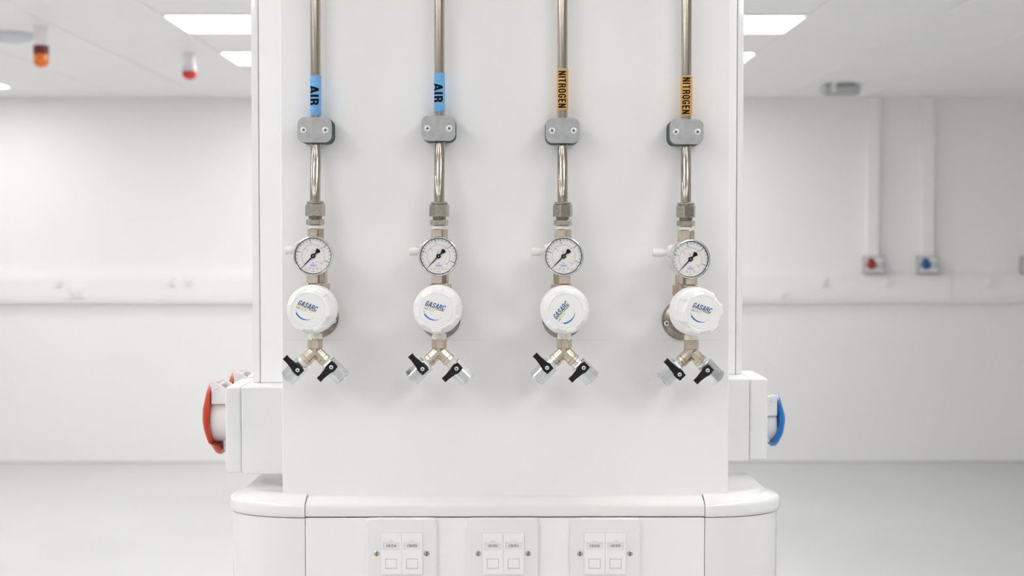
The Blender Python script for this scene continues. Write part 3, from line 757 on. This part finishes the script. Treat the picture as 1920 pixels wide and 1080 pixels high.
    cyl(b, G0 + gax * -.0026, gax, .0028, .0008, 24, .0002); obj('needle', b, 'ink', ga)
    b = NB(); cyl(b, G0 + gax * -.0017, gax, .0006, .0002, 16); obj('needle_pin', b, 'screw', ga)
    b = NB(); lathe(b, [(.0212, -.0006), (0, -.0005)], G0, gax, 48, cap=(False, False)); obj('glass', b, 'glass', ga)
    # outlet under the knob: tape, hex and Y piece
    YO = 1.692; yx = D['yx']
    def oz(py): return P(yx, py + D['dy2'], YO).z
    xo = P(yx, 650, YO).x
    b = NB(); z = oz(636); cyl(b, (xo, YO, z), (0, 0, 1), .0083, oz(625) - z, 24, .0012); obj('outlet_tape', b, 'ptfe', t)
    b = NB(); z = oz(653); hexa(b, (xo, YO, z), (0, 0, 1), .0093, oz(635) - z, .0007, up=(D.get('hx', .08), -1, 0)); obj('outlet_hex', b, 'nickel', t, smooth=20)
    J = P(yx, 657.5 + D['dy2'], YO)
    b = NB(); lathe(b, [(.0078, 0), (.0080, .002), (.0074, .0065)], J + Vector((0, 0, -.0005)), (0, 0, 1), 32)
    for s in (-1, 1):
        d = Vector((s, 0, -1)).normalized()
        lathe(b, [(0, -.0076), (.0038, -.0066), (.0066, -.0038), (.0076, 0), (.0076, .0125), (.0072, .0128), (.0080, .0134), (.0080, .0170), (.0072, .0176), (.005, .0177)], J, d, 32)
    obj('y_piece', b, 'nickel', t)
    # --- ball valves
    for s in (-1, 1):
        side = 'left' if s < 0 else 'right'
        vx, vy, pvx, pvy, tpx, tpy = D['v' + side]
        C = P(vx, vy, YO); C = Vector((C.x, YO, C.z)); d = Vector((s, 0, -1)).normalized()
        dist = (C - Vector((J.x, YO, J.z))).dot(d); C = Vector((J.x, YO, J.z)) + d * dist
        tv = thing('ball_valve', C, f"{side} chromed outlet valve with black lever under the {D['ord']} regulator", 'valve', 'ball valves under the regulators')
        base = C - d * .0128
        b = NB(); hexa(b, base, d, .0108, .0262, .0009, up=(D['vt'] * s, -1, 0)); obj('valve_body', b, 'chrome', tv, smooth=20)
        gap = dist - .0128 - .0178
        b = NB(); lathe(b, [(.0068, 0), (.0070, .0005), (.0070, gap + .0012)], base - d * (gap + .0003), d, 28); obj('thread_collar', b, 'ptfe' if D['pt'] else 'chrome', tv)
        b = NB(); lathe(b, [(.0062, .0262), (.0075, .0266), (.0075, .0268), (.0055, .0269), (.005, .0255)], base, d, 28, cap=(False, True)); obj('outlet_rim', b, 'chrome', tv)
        Pv = P(pvx, pvy, 1.676); Tp = P(tpx, tpy, 1.676)
        b = NB(); cyl(b, (Pv.x, YO - .0090, Pv.z), (0, -1, 0), .0058, .0045, 24, .0006); obj('stem_boss', b, 'black', tv)
        ang = math.atan2(Tp.z - Pv.z, Tp.x - Pv.x); Ll = (Tp - Pv).length
        fmv = facing((Pv.x, YO - .0135, Pv.z), ang)
        o_ = [(-.0058, -.0048), (-.0040, -.0051), (.0005, -.0056), (.0035, -.0054), (.0060, -.0044), (Ll * .75, -.0032), (Ll, -.0034),
              (Ll, .0034), (Ll * .75, .0032), (.0060, .0044), (.0035, .0054), (.0005, .0056), (-.0040, .0051), (-.0058, .0048)]
        b = NB(); prism(b, o_, fmv, .0042, .0005, 2)
        lv = obj('lever', b, 'black', tv)
        cross_screw(lv, (Pv.x, YO - .0177, Pv.z), .0024, ang, .0008, 'lever_screw') if False else None
        b = NB(); lathe(b, [(.0024, 0), (.0024, .0004), (.0018, .0009), (0, .0010)], (Pv.x, YO - .0176, Pv.z), (0, -1, 0), 20)
        so = obj('lever_screw', b, 'screw', lv)
        b = NB()
        for k in (0, 1): rect2(b, facing((Pv.x, YO - .0187, Pv.z), ang + .5 + k * PI / 2), -.0013, .0013, -.0004, .0004, k * .00002)
        obj('cross_recess', b, 'dark', lv, smooth=0)

SETS = [
    dict(n=0, ord='leftmost', txt='AIR', col='blue', mat='blue_tape', pipe=592, nut=591, dy=0, dy2=0, cl=(589.8, 243.5), tape=(141, 216), ty=(161, 196.5), sa=(.5, .2),
         fl=(598, 595), gauge=(586.5, 480), knob=(588, 579), bk=598, st=587, cap=(534, 469.5, 566), la=-math.radians(21), ka=.3, yx=591,
         vleft=(553.5, 696, 558.3, 693.9, 534, 669.5), vright=(630, 693.5, 621.3, 688.3, 597.7, 712.4), vt=.12, pt=True),
    dict(n=1, ord='second from left', txt='AIR', col='blue', mat='blue_tape', pipe=824, nut=823.5, dy=1, dy2=0, cl=(822, 240.5), tape=(136, 209), ty=(156.5, 191), sa=(.1, .75),
         fl=(826, 597), gauge=(822, 480.5), knob=(821.7, 579), bk=826, st=819, cap=(766.5, 471, 800), la=-math.radians(16), ka=.8, yx=823.5,
         vleft=(786.6, 695, 792.3, 691.7, 769, 666), vright=(863.4, 697, 856, 691, 831.7, 713), vt=-.1, pt=True),
    dict(n=2, ord='third from left', txt='NITROGEN', col='ochre', mat='ochre_tape', pipe=1054.5, nut=1055, dy=1.3, dy2=.5, cl=(1055.3, 244.7), tape=(128, 206), ty=(132.3, 201.7), sa=(.4, .05),
         fl=(1054, 597), gauge=(1057, 480.5), knob=(1058, 580), bk=1053, st=1058, cap=(996, 472, 1034), la=math.radians(50), ka=.5, yx=1058,
         vleft=(1019.8, 695.8, 1025.7, 689.5, 1002.6, 664.7), vright=(1097, 696.4, 1094.3, 689.5, 1069.3, 713.8), vt=.02, pt=False),
    dict(n=3, ord='rightmost', txt='NITROGEN', col='ochre', mat='ochre_tape', pipe=1286.5, nut=1286, dy=2.6, dy2=2, cl=(1287.6, 247), tape=(141, 217), ty=(144.3, 213.3), sa=(.6, .8), tilt=-.02,
         fl=(1278, 600), gauge=(1296, 486), knob=(1299, 583), bk=1281, st=1295, cap=(1223, 474, 1268), la=-math.radians(19), ka=.1, yx=1296, yaw=math.radians(8),
         vleft=(1256.7, 698, 1274, 702, 1248.2, 675.4), vright=(1333, 697, 1326.5, 694.4, 1303.8, 717), vt=.22, pt=False),
]
for D in SETS: gas_line(D)
